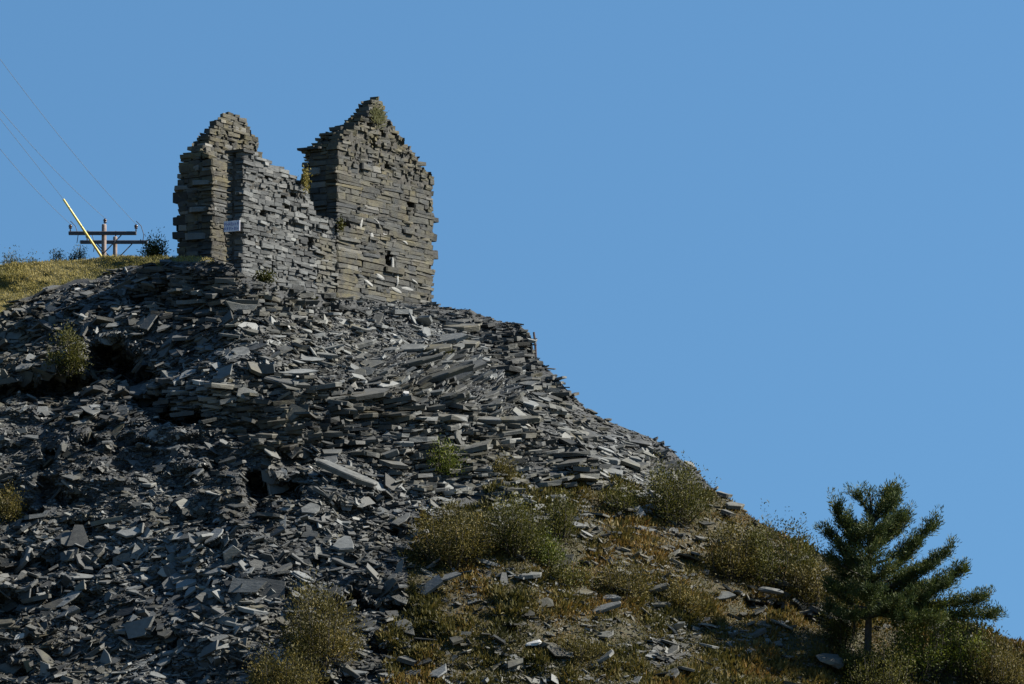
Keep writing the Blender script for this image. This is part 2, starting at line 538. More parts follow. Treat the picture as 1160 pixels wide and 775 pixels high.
ST1 = [(150, 280), (232, 285), (272, 300), (383, 330), (500, 338), (500, 362), (380, 358), (290, 362), (220, 385), (160, 350)]
ST2 = [(165, 425), (330, 432), (470, 455), (560, 472), (640, 505), (690, 560), (600, 575), (480, 560), (400, 515), (300, 505), (170, 475)]
ST3 = [(495, 340), (612, 368), (650, 450), (600, 440), (540, 410), (500, 380)]
TLT = [(610, 400), (660, 455), (770, 495), (870, 590), (760, 590), (690, 560), (640, 505), (590, 470)]
BEAM = [(420, 400), (520, 385), (600, 430), (580, 472), (470, 470), (420, 440)]
COARSE = [(-100, 590), (330, 590), (440, 640), (440, 800), (-100, 800)]
FINE = [(-100, 475), (250, 480), (300, 520), (280, 590), (-100, 590)]

def make_slabs(n, smin, smax, power, want=None, px_range=(-60, 1220)):
    x0 = W(px_range[0], 400, 115)[0]; x1 = W(px_range[1], 400, 112)[0]
    X = rng.uniform(x0, x1, n)
    zt = crest_z(X) + 0.02
    Z = rng.uniform(3.6, 18.6, n)
    ok = Z < zt
    X, Z = X[ok], Z[ok]
    C, nrm = surf(X, Z)
    px, py = P(C)
    wob = 16 * fbm(X * 0.9, Z * 0.9, 33, 3)
    qx, qy = px + wob, py + wob
    n = len(X)
    turf = in_poly(px + wob, py + 0.5 * wob, TURF)
    heath = in_poly(px + 2 * wob, py + 2 * wob, HEATH)
    st1 = in_poly(qx, qy, ST1); st2 = in_poly(qx, qy, ST2); st3 = in_poly(qx, qy, ST3)
    stack = st1 | st2 | st3
    stack &= rng.random(n) < 0.88
    tlt = in_poly(qx, qy, TLT) & ~stack & (rng.random(n) < 0.85)
    beam = in_poly(px, py, BEAM) & ~stack
    coarse = in_poly(qx, qy, COARSE); fine = in_poly(qx, qy, FINE)
    hpatch = fbm(X * 0.8, Z * 0.8, 61, 3)
    hdens = np.clip(0.30 + 1.3 * hpatch, 0.06, 0.95)
    hdens = np.clip(hdens + 0.14 * ((px < 720) & (py > 640)) - 0.15 * ((px > 720) & (py > 640) & (px < 860)), 0.04, 0.95)
    dens = np.where(turf, 0.0, np.where(heath, hdens, 1.0))
    size = smin * (1 - rng.random(n) * (1 - (smin / smax) ** power)) ** (-1 / power)
    size = size * np.where(coarse, 1.08, 1.0) * np.where(fine, 0.7, 1.0) * np.where(stack | tlt, 1.12, 1.0)
    size = size * np.where(crest_z(X) - Z < 0.45, 0.6, 1.0)
    keep = (rng.random(n) < dens * np.where((stack | tlt) & (size < 0.2), 0.45, 1.0)) & (py < 800) & (py > 250)
    up = np.array([0, 0, 1.0])
    jit = rng.normal(0, 1, (n, 3))
    Ns = unit(0.55 * nrm + 0.45 * up + 0.30 * jit)
    Nk = unit(up + np.stack([np.full(n, -0.04), np.full(n, -0.10), np.zeros(n)], -1) + 0.125 * jit)
    ta = np.radians(rng.normal(-14, 12, n))
    ta = np.where((px > 735) & (py < 560), np.radians(rng.normal(24, 9, n)), ta)
    Nt = unit(np.stack([-np.sin(ta), np.full(n, -0.30), np.cos(ta)], -1) + 0.10 * jit)
    ba = np.radians(rng.normal(20, 10, n))
    Nb = unit(np.stack([-np.sin(ba), np.full(n, -0.35), np.cos(ba)], -1) + 0.10 * jit)
    N = np.where(stack[:, None], Nk, np.where(tlt[:, None], Nt, np.where(beam[:, None], Nb, Ns)))
    th0 = np.where(stack | tlt | beam, rng.normal(0, 0.55, n), rng.normal(0, 0.9, n))
    A0 = np.stack([np.cos(th0), np.sin(th0), rng.normal(0, 0.15, n)], -1)
    A = unit(A0 - (A0 * N).sum(-1, keepdims=True) * N)
    B = np.cross(N, A)
    la = size * rng.uniform(0.40, 0.62, n) * np.where(stack | beam, 1.25, 1.0)
    lb = la * rng.uniform(0.35, 0.8, n)
    th = np.clip(la * rng.uniform(0.04, 0.15, n) * np.where(stack | tlt, 1.45, 1.0), 0.006, 0.06)
    C = C + nrm * (rng.uniform(-0.2, 1.0, n) * lb * 0.6)[:, None]
    C[:, 2] += th * 0.3
    # tones
    tone = np.clip(rng.normal(0.53, 0.20, n) + 0.45 * fbm(X * 0.45, Z * 0.6, 71, 4) - 0.08 * stack + 0.10 * (la > 0.16), 0.03, 1)
    lich = np.clip(0.15 + 0.55 * fbm(X * 0.35 + 9, Z * 0.5, 81, 3) + 0.30 * np.clip((px - 430) / 400, 0, 1) + 0.10 * rng.normal(0, 1, n), 0, 0.9)
    lich = np.where(rng.random(n) < 0.04, rng.uniform(0.4, 0.9, n), lich)
    white = np.where(rng.random(n) < 0.006, rng.uniform(0.3, 0.8, n), np.clip(rng.normal(0, 0.05, n), 0, 1))
    tint = np.stack([tone, lich, white], -1)
    sel = keep
    return [a[sel] for a in (C, A, B, N, la, lb, th, tint)] + [px[sel], py[sel]]

# fine chips, medium slabs: far too many to count
batches = []
for (n, a, b, pw) in ((110000, 0.06, 0.17, 1.3), (88000, 0.12, 0.42, 1.9), (5000, 0.34, 0.80, 2.6)):
    C, A, B, N, la, lb, th, tint, px, py = make_slabs(n, a, b, pw)
    h = rng.random(len(C)) < 0.5
    for k, s in ((4, h), (6 if a > 0.1 else 5, ~h)):
        V, pat, tot = slab_batch(C[s], A[s], B[s], N[s], la[s], lb[s], th[s], k)
        batches.append((V, pat, tot, tint[s]))
rub = link('slate_rubble', slabs_mesh('slate_rubble', batches), M_RUBBLE, tip)
rub['kind'] = 'stuff'

# shared slab shapes for the pieces that are picked out singly
def slab_shape(k, jag):
    """unit slab (half sizes 1,1,1) with chamfered upper edge and a broken outline"""
    bm = bmesh.new()
    ang = [(i + 0.5 + random.uniform(-0.3, 0.3)) * 2 * math.pi / k for i in range(k)]
    rr = [random.uniform(1 - jag, 1.08) / max(abs(math.cos(a)), abs(math.sin(a))) ** 0.75 for a in ang]
    rings = []
    for z, s in ((1.0, 0.93), (0.6, 1.0), (-1.0, random.uniform(0.88, 1.02))):
        rings.append([bm.verts.new((math.cos(a) * r * s + random.uniform(-.02, .02), math.sin(a) * r * s + random.uniform(-.03, .03), z + random.uniform(-0.12, 0.12))) for a, r in zip(ang, rr)])
    bm.faces.new(rings[0]); bm.faces.new(rings[2][::-1])
    for a, b in zip(rings[:-1], rings[1:]):
        for i in range(k):
            j = (i + 1) % k
            bm.faces.new((a[i], b[i], b[j], a[j]))
    me = bm_mesh('slab_shape', bm)
    me.materials.append(M_SLATE)
    return me
SHAPES = [slab_shape(random.choice((5, 6, 7, 8)), 0.45) for _ in range(24)]
BEAMS = [slab_shape(random.choice((6, 7, 8)), 0.22) for _ in range(6)]
def boulder_shape(seed):
    bm = bmesh.new()
    bmesh.ops.create_icosphere(bm, subdivisions=2, radius=1.0)
    rs = random.Random(seed)
    planes = [(Vector((rs.gauss(0, 1), rs.gauss(0, 1), rs.gauss(0, 1))).normalized(), rs.uniform(0.55, 0.9)) for _ in range(9)]
    for v in bm.verts:
        d = v.co.normalized()
        k = min([1.05] + [pd / max(0.05, d.dot(pn)) for pn, pd in planes if d.dot(pn) > 0.05])
        v.co = d * k * rs.uniform(0.94, 1.05)
    me = bm_mesh('boulder_shape', bm)
    me.materials.append(M_SLATE)
    return me
BOULDERS = [boulder_shape(i) for i in range(6)]

def frame_matrix(C, A, B, N, la, lb, th):
    m = Matrix.Identity(4)
    for i in range(3):
        m[i][0] = A[i] * la; m[i][1] = B[i] * lb; m[i][2] = N[i] * th; m[i][3] = C[i]
    return m

C, A, B, N, la, lb, th, tint, px, py = make_slabs(1200, 0.46, 0.95, 2.3, px_range=(-10, 1170))
inside = np.where((px > -5) & (px < 1165) & (py < 780) & (crest_z(C[:, 0]) - C[:, 2] > 0.8))[0]
order = inside[np.argsort(-(la * lb)[inside])][:300]
for i in order:
    o = link('slate_slab', random.choice(SHAPES), None, tip)
    o.matrix_local = frame_matrix(C[i], A[i], B[i], N[i], la[i], lb[i], max(th[i], 0.018))
    t = tint[i]
    o.color = (min(1, t[0] + 0.06), t[1], t[2], 1)

# slabs and blocks that stand out by themselves
def special(px, py, wpx, hpx, ang, thick, tone, lich, white, label, cat='slab', shapes=SHAPES, name='loose_slab', flat=0.4, out=0.05, yaw=0.0):
    p = at_pix(px, py)
    s = FPX / p[1]
    Xa, Za = np.array([p[0]]), np.array([min(p[2], crest_z(p[0]))])
    _, nrm = surf(Xa, Za)
    nrm = unit(nrm[0] * flat + np.array([0, -0.25, 1.0]) * (1 - flat))
    thick *= 0.65
    a = R(ang)
    Ax = np.array([math.cos(a) * math.cos(yaw), math.sin(yaw), math.sin(a)])
    Nn = unit(nrm - (nrm @ Ax) * Ax / (Ax @ Ax))
    Ax = unit(Ax)
    Bx = np.cross(Nn, Ax)
    vis = max(0.3, math.hypot(Bx[0], Bx[2] + 0.1))
    lb = max(hpx / s / 2 / vis, 0.05)
    C = p + Nn * thick * 0.3 + np.array([0, -1, 0.25]) * (out + lb * 0.25)
    o = link(name, random.choice(shapes))
    o.matrix_world = frame_matrix(C, Ax, Bx, Nn, wpx / s / 2, lb, thick / 2)
    o.color = (tone, lich, white, 1)
    tag(o, label, cat)
    return o
special(338, 423, 48, 13, 2, 0.07, 0.95, 0.0, 0.06, 'broad smooth blue-grey slate slab lying on the terrace below the front wall')
special(352, 409, 32, 12, -8, 0.06, 0.85, 0.0, 0.03, 'pointed grey slate slab just above the broad blue-grey one')
special(265, 370, 22, 8, 4, 0.10, 0.75, 0.5, 0.05, 'tan weathered slab below the corner of the front wall')
special(492, 433, 96, 9, 17, 0.22, 0.62, 0.55, 0.0, 'longest lichen-covered slate beam, leaning up to the right on the terrace', 'beam', BEAMS, 'slate_beam', 0.3, 0.15)
special(466, 416, 76, 7, 13, 0.18, 0.6, 0.3, 0.0, 'grey slate beam above the longest lichen-covered beam', 'beam', BEAMS, 'slate_beam', 0.3, 0.15)
special(514, 457, 52, 11, 18, 0.22, 0.7, 0.5, 0.0, 'short thick slate beam below the longest lichen-covered beam', 'beam', BEAMS, 'slate_beam', 0.3, 0.15)
special(490, 399, 50, 14, 3, 0.20, 0.65, 0.7, 0.0, 'brownish cracked block above the slate beams', 'block', BEAMS, 'loose_block', 0.4)
special(576, 478, 74, 9, 1, 0.20, 0.75, 0.6, 0.0, 'long pale lichened slab at the foot of the beams', 'slab', BEAMS)
special(522, 375, 44, 9, 2, 0.25, 0.7, 0.8, 0.05, 'yellowish lichened slab right of the gable foot', 'slab', BEAMS)
special(532, 394, 26, 12, -4, 0.25, 0.7, 0.8, 0.05, 'yellowish squat block under the lichened slab by the gable foot', 'block', SHAPES, 'loose_block')
special(438, 439, 26, 14, -6, 0.14, 0.95, 0.1, 0.25, 'pale grey angular block at the lower end of the longest beam', 'block', SHAPES, 'loose_block')
special(460, 449, 8, 7, 0, 0.14, 0.9, 0.0, 0.75, 'small white block touching the longest slate beam', 'block', SHAPES, 'loose_block')
special(244, 609, 32, 20, 28, 0.06, 0.92, 0.0, 0.04, 'large pale slab tilted up beside the dark gap in lower scree')
special(146, 606, 30, 13, 8, 0.12, 0.95, 0.1, 0.15, 'chunky pale slab in the middle of the left scree', 'slab')
special(288, 546, 34, 18, 30, 0.32, 0.7, 0.25, 0.03, 'big rounded slab arching over the dark hole in scree', 'boulder', BOULDERS, 'boulder', 0.5, 0.35)
special(392, 542, 80, 10, -22, 0.22, 0.78, 0.2, 0.0, 'long rounded slab dipping right beside the dark hole', 'beam', BEAMS, 'slate_beam', 0.3, 0.2)
special(605, 731, 20, 8, 14, 0.14, 0.9, 0.0, 0.9, 'bright white quartz chunk in the brown heath', 'rock', BOULDERS, 'quartz_rock')
special(452, 648, 28, 12, 84, 0.07, 0.8, 0.0, 0.05, 'grey slab standing upright at the edge of the heath', 'slab', SHAPES, 'loose_slab', 0.9)
special(508, 656, 32, 12, 22, 0.08, 0.85, 0.05, 0.05, 'grey pointed slab below the broadest gorse bush')
special(92, 656, 46, 14, -4, 0.08, 0.85, 0.05, 0.03, 'wide grey slab in lower left scree with smaller slab leaning on it')
special(76, 682, 40, 14, 24, 0.07, 0.85, 0.05, 0.03, 'grey slab leaning up toward the right below the wide grey slab')
special(112, 463, 32, 8, -2, 0.10, 0.95, 0.0, 0.08, 'pale blue slab below the dark hollow')
special(214, 482, 34, 12, -10, 0.10, 0.8, 0.0, 0.03, 'grey slab at the foot of the stacked slates')
special(402, 764, 44, 12, -3, 0.10, 0.85, 0.0, 0.03, 'flat grey slab beside the lower bushes at the heath corner')
special(497, 764, 28, 16, 24, 0.07, 0.9, 0.0, 0.05, 'smooth grey slab tilted at the bottom of the heath')
special(52, 762, 26, 18, 80, 0.08, 0.85, 0.2, 0.05, 'grey slab propped upright at the foot of the scree', 'slab', SHAPES, 'loose_slab', 0.9)
special(120, 750, 24, 20, 70, 0.08, 0.8, 0.1, 0.05, 'broad grey slab standing on edge in the lowest scree', 'slab', SHAPES, 'loose_slab', 0.9)
special(872, 676, 30, 9, -8, 0.22, 0.75, 0.1, 0.05, 'dark boulder with a pale top overhanging a gap in the heath', 'boulder', BOULDERS, 'boulder', 0.5, 0.4)
special(684, 692, 54, 8, 16, 0.15, 0.8, 0.25, 0.05, 'long pale slab rising through the heath', 'slab', BEAMS)
special(692, 680, 24, 8, 4, 0.15, 0.85, 0.1, 0.08, 'short pale slab resting above the long heath slab')
special(948, 706, 44, 16, -30, 0.45, 0.6, 0.6, 0.03, 'buff boulder uphill of the pine trunk', 'boulder', BOULDERS, 'boulder', 0.5, 0.2)
special(938, 756, 36, 20, -24, 0.5, 0.6, 0.6, 0.04, 'buff boulder at the foot of the slope below the pine', 'boulder', BOULDERS, 'boulder', 0.5, 0.2)
special(832, 576, 26, 9, -8, 0.2, 0.8, 0.5, 0.05, 'buff flat slab on the skyline beside the tall bushes', 'slab', SHAPES)
special(655, 598, 26, 12, -12, 0.12, 0.75, 0.1, 0.05, 'grey slab under the upright gorse')

# ------------------------------------------------------------------ the ruin
PHI = R(58.0)
TV = Vector((math.cos(PHI), math.sin(PHI), 0))
c0 = W(383, 165, 120.0)
EAVE = 4.3
BASE = Vector((c0[0], c0[1], c0[2] - EAVE))
ruin = thing('ruined_building', 'roofless grey slate ruin with two broken gables standing on top of the tip', 'building', BASE, PHI)

def stone_shape(jx, jy, jz):
    bm = bmesh.new()
    bmesh.ops.create_cube(bm, size=1.0)
    for v in bm.verts:
        v.co += Vector((random.uniform(-jx, jx), random.uniform(-jy, jy), random.uniform(-jz, jz)))
    bmesh.ops.bevel(bm, geom=list(bm.edges), offset=random.uniform(0.05, 0.09), segments=1, affect='EDGES', clamp_overlap=True)
    me = bm_mesh('stone_shape', bm)
    me.materials.append(M_SLATE)
    return me
STONES = [stone_shape(0.06, 0.025, 0.13) for _ in range(24)]
END_STONES = [stone_shape(0.018, 0.06, 0.11) for _ in range(12)]

def prof(pts):
    xs_ = [p[0] for p in pts]; zs_ = [p[1] for p in pts]
    return lambda x: float(np.interp(x, xs_, zs_))

def xrange_at(pts, z, lo, hi):
    """span of x where the profile rises above z"""
    xx = np.linspace(lo, hi, 240)
    m = np.interp(xx, [p[0] for p in pts], [p[1] for p in pts]) > z
    if not m.any(): return None
    w = np.where(m)[0]
    return xx[w[0]], xx[w[-1]]

def tint_stone(o, tone, lich, white):
    o.color = (max(0.02, min(1, tone)), max(0, min(1, lich)), max(0, min(1, white)), 1)

def add_stone(parent, lo, hi, tone, lich, white, tilt=1.2, shapes=STONES):
    o = link('stone', random.choice(shapes), None, parent)
    o.location = [(a + b) / 2 for a, b in zip(lo, hi)]
    o.scale = [max(0.02, b - a) for a, b in zip(lo, hi)]
    if random.random() < 0.5: o.rotation_euler.z = math.pi
    o.rotation_euler = (R(random.gauss(0, tilt)), R(random.gauss(0, tilt)), o.rotation_euler.z + R(random.gauss(0, tilt * 0.7)))
    tint_stone(o, tone, lich, white)
    return o

def core_mesh(name, pts, lo, hi, y0, y1, zb, inset, thick, holes):
    """mortared rubble behind the facing stones, following the broken outline, with pockets where stones have fallen out"""
    bm = bmesh.new()
    n, m = 90, 70
    f = prof(pts)
    fr, bk = [], []
    for i in range(n + 1):
        x = lo + inset + (hi - lo - 2 * inset) * i / n
        zt = max(zb + 0.1, min(f(x - 0.1), f(x), f(x + 0.1)) - 0.13)
        c1, c2 = [], []
        for k in range(m + 1):
            z = zb + (zt - zb) * k / m
            y = y0 + inset + random.uniform(-0.012, 0.012)
            if any(((x - hx) / (hw + 0.10)) ** 2 + ((z - hz) / (hh + 0.03)) ** 2 < random.uniform(0.6, 1.2) for hx, hz, hw, hh in holes): y += min(0.4, thick(z) * 0.5)
            c1.append(bm.verts.new((x, y, z)))
            if k in (0, m):
                yb = y1 - inset * 0.5 if k == 0 else y0 + max(inset + 0.05, thick(z + 0.15) - 0.12)
                c2.append(bm.verts.new((x, yb, z)))
        fr.append(c1); bk.append(c2)
    for i in range(n):
        for k in range(m):
            bm.faces.new((fr[i][k], fr[i + 1][k], fr[i + 1][k + 1], fr[i][k + 1]))
        bm.faces.new((bk[i][0], bk[i][1], bk[i + 1][1], bk[i + 1][0]))
        bm.faces.new((fr[i][m], fr[i + 1][m], bk[i + 1][1], bk[i][1]))
        bm.faces.new((fr[i][0], bk[i][0], bk[i + 1][0], fr[i + 1][0]))
    bm.faces.new([bk[0][0]] + fr[0] + [bk[0][1]])
    bm.faces.new(fr[n][::-1] + [bk[n][0], bk[n][1]])
    return bm_mesh(name, bm)

def build_wall(name, pts, lo, hi, y0, thick, zb, hmin, hmax, lmin, lmax, tonef, holes=(), depth=0.42, inset=0.045, visx=None, label=None, limit=300, seed=1, endlen=(0.3, 0.7), chips=260, rough=0.009, tilt=1.5):
    random.seed(seed)
    ztop = max(p[1] for p in pts)
    core = link(name, core_mesh(name, pts, lo, hi, y0, y0 + thick(0), zb, inset, thick, holes), M_CORE, ruin)
    if label: core['label'] = label
    todo = []
    z = zb
    while z < ztop - 0.03:
        h = random.uniform(hmin(z), hmax(z))
        span = xrange_at(pts, z + h * 0.6, lo, hi)
        if span is None: break
        xa, xb = span
        # facing stones along the sunlit face
        x = xa + random.uniform(-0.01, 0.012)
        first = True
        while x < xb - 0.02:
            L = random.uniform(lmin(z), lmax(z)) * (1.25 if first else 1.0)
            xe = min(x + L, xb + random.uniform(-0.03, 0.05))
            if xb - xe < 0.12: xe = xb + random.uniform(-0.03, 0.06)
            hole = any(abs((x + xe) / 2 - hx) < hw + (xe - x) * 0.25 and abs(z + h / 2 - hz) < hh for hx, hz, hw, hh in holes)
            if (visx is None or xe > visx[0] and x < visx[1]) and not hole and random.random() > 0.012:
                pr = random.gauss(0, rough) + (random.uniform(0.03, 0.09) if random.random() < 0.035 else 0)
                parts = [(z, z + h)]
                if h > 0.14 and random.random() < 0.42:
                    k = random.uniform(0.35, 0.65); parts = [(z, z + h * k), (z + h * k, z + h)]
                for (za, zb_) in parts:
                    g = random.uniform(-0.016, 0.004)
                    todo.append(((x + g, y0 - pr, za + 0.004), (xe - g, y0 + min(depth, thick(z) * 0.8), zb_ + random.uniform(-0.008, 0.014)), 'f'))
            x = xe; first = False
        # stones of the wall end, looking towards the shade
        T = thick(z + h / 2)
        y = y0 + 0.36
        while y < y0 + T - 0.02:
            L = random.uniform(*endlen)
            ye = min(y + L, y0 + T + random.uniform(-0.02, 0.02))
            if y0 + T - ye < 0.12: ye = y0 + T + random.uniform(-0.025, 0.025)
            d = random.gauss(0, 0.012) - (random.uniform(0.02, 0.05) if random.random() < 0.08 else 0)
            todo.append(((xa + d, y + 0.006, z + 0.004), (xa + 0.55 + random.uniform(0, 0.3), ye - 0.006, z + h - 0.006 + random.uniform(-0.025, 0.01)), 'e'))
            y = ye
        # the broken top behind the face shows as steps
        z += h
    todo.sort(key=lambda s: -((s[1][0] - s[0][0]) + (s[1][1] - s[0][1]) * 0.6) * (s[1][2] - s[0][2]))
    for s in todo[:limit]:
        add_stone(core, s[0], s[1], *tonef((s[0][0] + s[1][0]) / 2, (s[0][2] + s[1][2]) / 2), tilt=tilt if s[2] == 'f' else 1.0, shapes=STONES if s[2] == 'f' else END_STONES)
    rest = todo[limit:]
    for _ in range(chips):      # packing chips wedged into the joints
        cx = random.uniform(lo, hi); cz_ = random.uniform(zb + 1.0, ztop)
        if cz_ > np.interp(cx, [p[0] for p in pts], [p[1] for p in pts]) - 0.12: continue
        if any(abs(cx - hx) < hw + 0.14 and abs(cz_ - hz) < hh + 0.06 for hx, hz, hw, hh in holes): continue
        w_, h_ = random.uniform(0.05, 0.2), random.uniform(0.015, 0.045)
        yy = y0 - random.uniform(-0.01, 0.014)
        rest.append(((cx - w_, yy, cz_ - h_), (cx + w_, yy + 0.16, cz_ + h_), 'f'))
    if rest:
        Cc = np.array([[(a + b) / 2 for a, b in zip(s[0], s[1])] for s in rest])
        Hh = np.array([[max(0.02, b - a) / 2 for a, b in zip(s[0], s[1])] for s in rest])
        n = len(rest)
        Ax = np.tile([1., 0, 0], (n, 1)); Nx_ = unit(np.array([0, 0, 1.]) + rng.normal(0, 0.02, (n, 3)))
        Ax = unit(Ax - (Ax * Nx_).sum(-1, keepdims=True) * Nx_); Bx = np.cross(Nx_, Ax)
        V, pat, tot = slab_batch(Cc, Ax, Bx, Nx_, Hh[:, 0] * 1.15, Hh[:, 1] * 1.2, Hh[:, 2], 4)
        tn = np.array([tonef((s[0][0] + s[1][0]) / 2, (s[0][2] + s[1][2]) / 2) for s in rest])
        o = link('small_stones', slabs_mesh('small_stones', [(V, pat, tot, np.clip(tn, 0, 1))]), M_RUBBLE, core)
        o['kind'] = 'stuff'
    return core

# right-hand gable
E = EAVE
G1 = [(0, E), (0.3, E + 0.42), (1.0, E + 0.82), (1.42, E + 1.1), (1.72, E + 1.55), (2.05, E + 1.68), (2.2, E + 1.62), (2.5, E + 1.36), (2.85, E + 1.08), (3.25, E + 0.75),
      (3.95, E + 0.37), (4.5, E + 0.04), (4.98, E - 0.15), (5.02, E - 0.3)]
def tone1(x, z):
    r = random.gauss(0.40, 0.09)
    up = max(0, min(1, (z - 3.4) / 1.2))
    l = random.gauss(0.42, 0.22) + 0.42 * up
    if z < 2.0 and x < 1.2: l += 0.35
    w = 0
    if z < 2.2 and random.random() < 0.06: w = random.uniform(0.1, 0.3)
    elif random.random() < 0.03: w = random.uniform(0.05, 0.2)
    return r + 0.08 * up, l, w
holes1 = [(2.6, 4.0, 0.05, 0.10), (2.75, 1.35, 0.12, 0.18), (1.2, 1.05, 0.08, 0.16), (1.7, 5.15, 0.04, 0.08), (2.3, 4.95, 0.03, 0.09), (3.0, 5.0, 0.04, 0.1), (1.85, 4.6, 0.03, 0.07), (3.9, 3.1, 0.2, 0.07), (0.55, 2.05, 0.06, 0.10)]
wall_a = build_wall('gable_wall', G1, 0.0, 5.02, 0.0, lambda z: 1.28 if z < E else max(0.35, 1.15 - (z - E) * 0.5), -1.2,
                    lambda z: 0.08 if z < 4 else 0.05, lambda z: 0.22 if z < 4 else 0.12,
                    lambda z: 0.30 if z < 3.6 else 0.16, lambda z: 1.15 if z < 3.6 else 0.5, tone1, holes1, label='tall sunlit gable wall nearest the drop, lichened at its peak', seed=3, limit=300)
# slabs jutting out of the far corner
for (zz, l, hh) in ((2.72, 0.42, 0.15), (2.15, 0.34, 0.24), (1.62, 0.40, 0.24)):
    add_stone(wall_a, (4.7, 0.05, zz), (5.02 + l, 0.7, zz + hh), 0.25, 0.1, 0, 2.5)
add_stone(wall_a, (0.0 - 0.09, 0.62, 3.5), (0.5, 1.0, 3.74), 0.75, 0.6, 0.12, 0.5)
# capping slab at the shaded shoulder
add_stone(wall_a, (-0.12, 0.55, E - 0.06), (0.6, 1.36, E + 0.03), 0.3, 0.1, 0, 1)
# pale mortar streaks left between the lower stones
for (x_, z_, w_, h_) in ((3.1, 0.75, 0.10, 0.34), (3.6, 0.55, 0.5, 0.07), (2.2, 0.72, 0.4, 0.12), (2.85, 1.15, 0.09, 0.36), (1.2, 2.2, 0.08, 0.25), (2.5, 2.0, 0.3, 0.06), (3.5, 1.9, 0.22, 0.08), (2.0, 2.35, 0.3, 0.05), (4.0, 0.8, 0.35, 0.06), (1.6, 0.5, 0.35, 0.07), (3.05, 0.45, 0.4, 0.08), (1.75, 1.9, 0.12, 0.12)):
    o = link('mortar_patch', random.choice(BOULDERS), None, wall_a)
    o.location = (x_, 0.01, z_); o.scale = (w_ * 0.7, 0.05, h_ * 0.75); o.rotation_euler = (0, R(random.uniform(-12, 20)), 0)
    tint_stone(o, 0.8, 0.2, random.uniform(0.3, 0.65))

# left-hand gable, standing behind the front wall
GY = 4.42
G2 = [(0, E - 0.1), (0.03, E + 0.12), (0.22, E + 0.50), (0.5, E + 0.68), (0.62, E + 1.02), (0.95, E + 1.32), (1.3, E + 1.56), (1.7, E + 1.62), (2.1, E + 1.56), (2.55, E + 1.34), (2.9, E + 1.05), (3.12, E + 0.72), (3.3, E + 0.35), (4.0, E + 0.1), (4.9, E - 0.25), (5.0, E - 0.4)]
def tone2(x, z):
    r = random.gauss(0.38, 0.11)
    return r, random.gauss(0.72, 0.2), (random.uniform(0.1, 0.35) if random.random() < 0.06 else 0)
wall_b = build_wall('gable_wall', G2, 0.0, 5.0, GY + 0.5, lambda z: 0.75 if z < E + 0.4 else max(0.22, 0.72 - (z - E) * 0.36), -0.5,
                    lambda z: 0.06, lambda z: 0.16, lambda z: 0.2, lambda z: 0.6, tone2, (), label='shorter brown gable wall set back behind the front wall', seed=5, visx=(-1, 3.6), limit=230)
GP = [(0, E - 0.12), (0.9, E - 0.1), (1.5, E - 0.3), (2.3, E - 0.35)]
def tone3(x, z):
    return random.gauss(0.42, 0.09), random.gauss(0.62, 0.2), (random.uniform(0.1, 0.3) if random.random() < 0.06 else 0)
pier = build_wall('pier', GP, 0.0, 2.3, GY, lambda z: 1.3, -0.5, lambda z: 0.14, lambda z: 0.34, lambda z: 0.5, lambda z: 1.1, tone3, (), label='square pier with jutting stones on the shaded end of the set-back gable', seed=8, limit=200, endlen=(0.5, 1.2))
for (zz, hh, d) in ((3.1, 0.28, 0.16), (2.4, 0.26, 0.14), (2.0, 0.26, 0.16)):
    add_stone(pier, (0.0, GY + 0.9, zz), (0.5, GY + 1.3 + d, zz + hh), 0.2, 0.1, 0, 2)
for (y0_, y1_, zz, hh, d) in ((0.05, 0.75, 3.55, 0.13, 0.12), (0.9, 1.45, 3.45, 0.12, 0.10), (0.05, 0.85, 2.75, 0.14, 0.14), (0.15, 1.0, 1.95, 0.22, 0.15)):
    st = add_stone(pier, (-d, GY + y0_, zz), (0.45, GY + y1_, zz + hh), 0.8, 0.3, 0.1, 2)
    st.rotation_euler.z = R(34)
# rough heap of core stones sloping up from the pier to the gable
for i in range(34):
    t_ = random.random()
    x_ = random.uniform(0.05, 1.6)
    yy = GY + random.uniform(0.15, 0.5) * (1 - 0.2 * t_)
    zz = E - 0.2 + (yy - GY) * 0.8 + random.uniform(-0.1, 0.12)
    zz = min(zz, prof(G2)(x_) - 0.1)
    add_stone(pier, (x_, yy, zz), (x_ + random.uniform(0.2, 0.5), yy + random.uniform(0.2, 0.4), zz + random.uniform(0.07, 0.16)), random.gauss(0.5, 0.12), random.gauss(0.6, 0.15), 0, 8)
add_stone(wall_b, (1.5, GY + 0.6, E + 1.42), (1.75, GY + 0.8, E + 1.58), 0.9, 0.1, 0.5, 14)

# the lower front wall between them
G3 = [(-4.6, 3.50), (-4.4, 3.58), (-3.5, 3.43), (-2.65, 3.30), (-1.95, 3.08), (-1.45, 3.02), (-1.3, 2.70), (-1.1, 2.25), (-0.85, 2.12), (0.0, 2.2)]
def tone4(x, z):
    w = random.uniform(0.05, 0.22) if random.random() < 0.14 else random.uniform(0, 0.04)
    l = random.gauss(0.0, 0.06)
    if x > -1.0 and z < 1.6: l += 0.5
    return random.gauss(0.58, 0.14), l, w
holes3 = [(-1.3, 1.35, 0.10, 0.12), (-2.1, 2.6, 0.06, 0.05), (-2.6, 2.45, 0.05, 0.05), (-2.4, 2.2, 0.05, 0.05), (-3.1, 2.1, 0.05, 0.05), (-3.4, 2.95, 0.05, 0.05), (-3.4, 1.7, 0.05, 0.05), (-2.5, 1.75, 0.05, 0.05), (-2.0, 2.2, 0.05, 0.05), (-3.6, 1.9, 0.04, 0.05)]
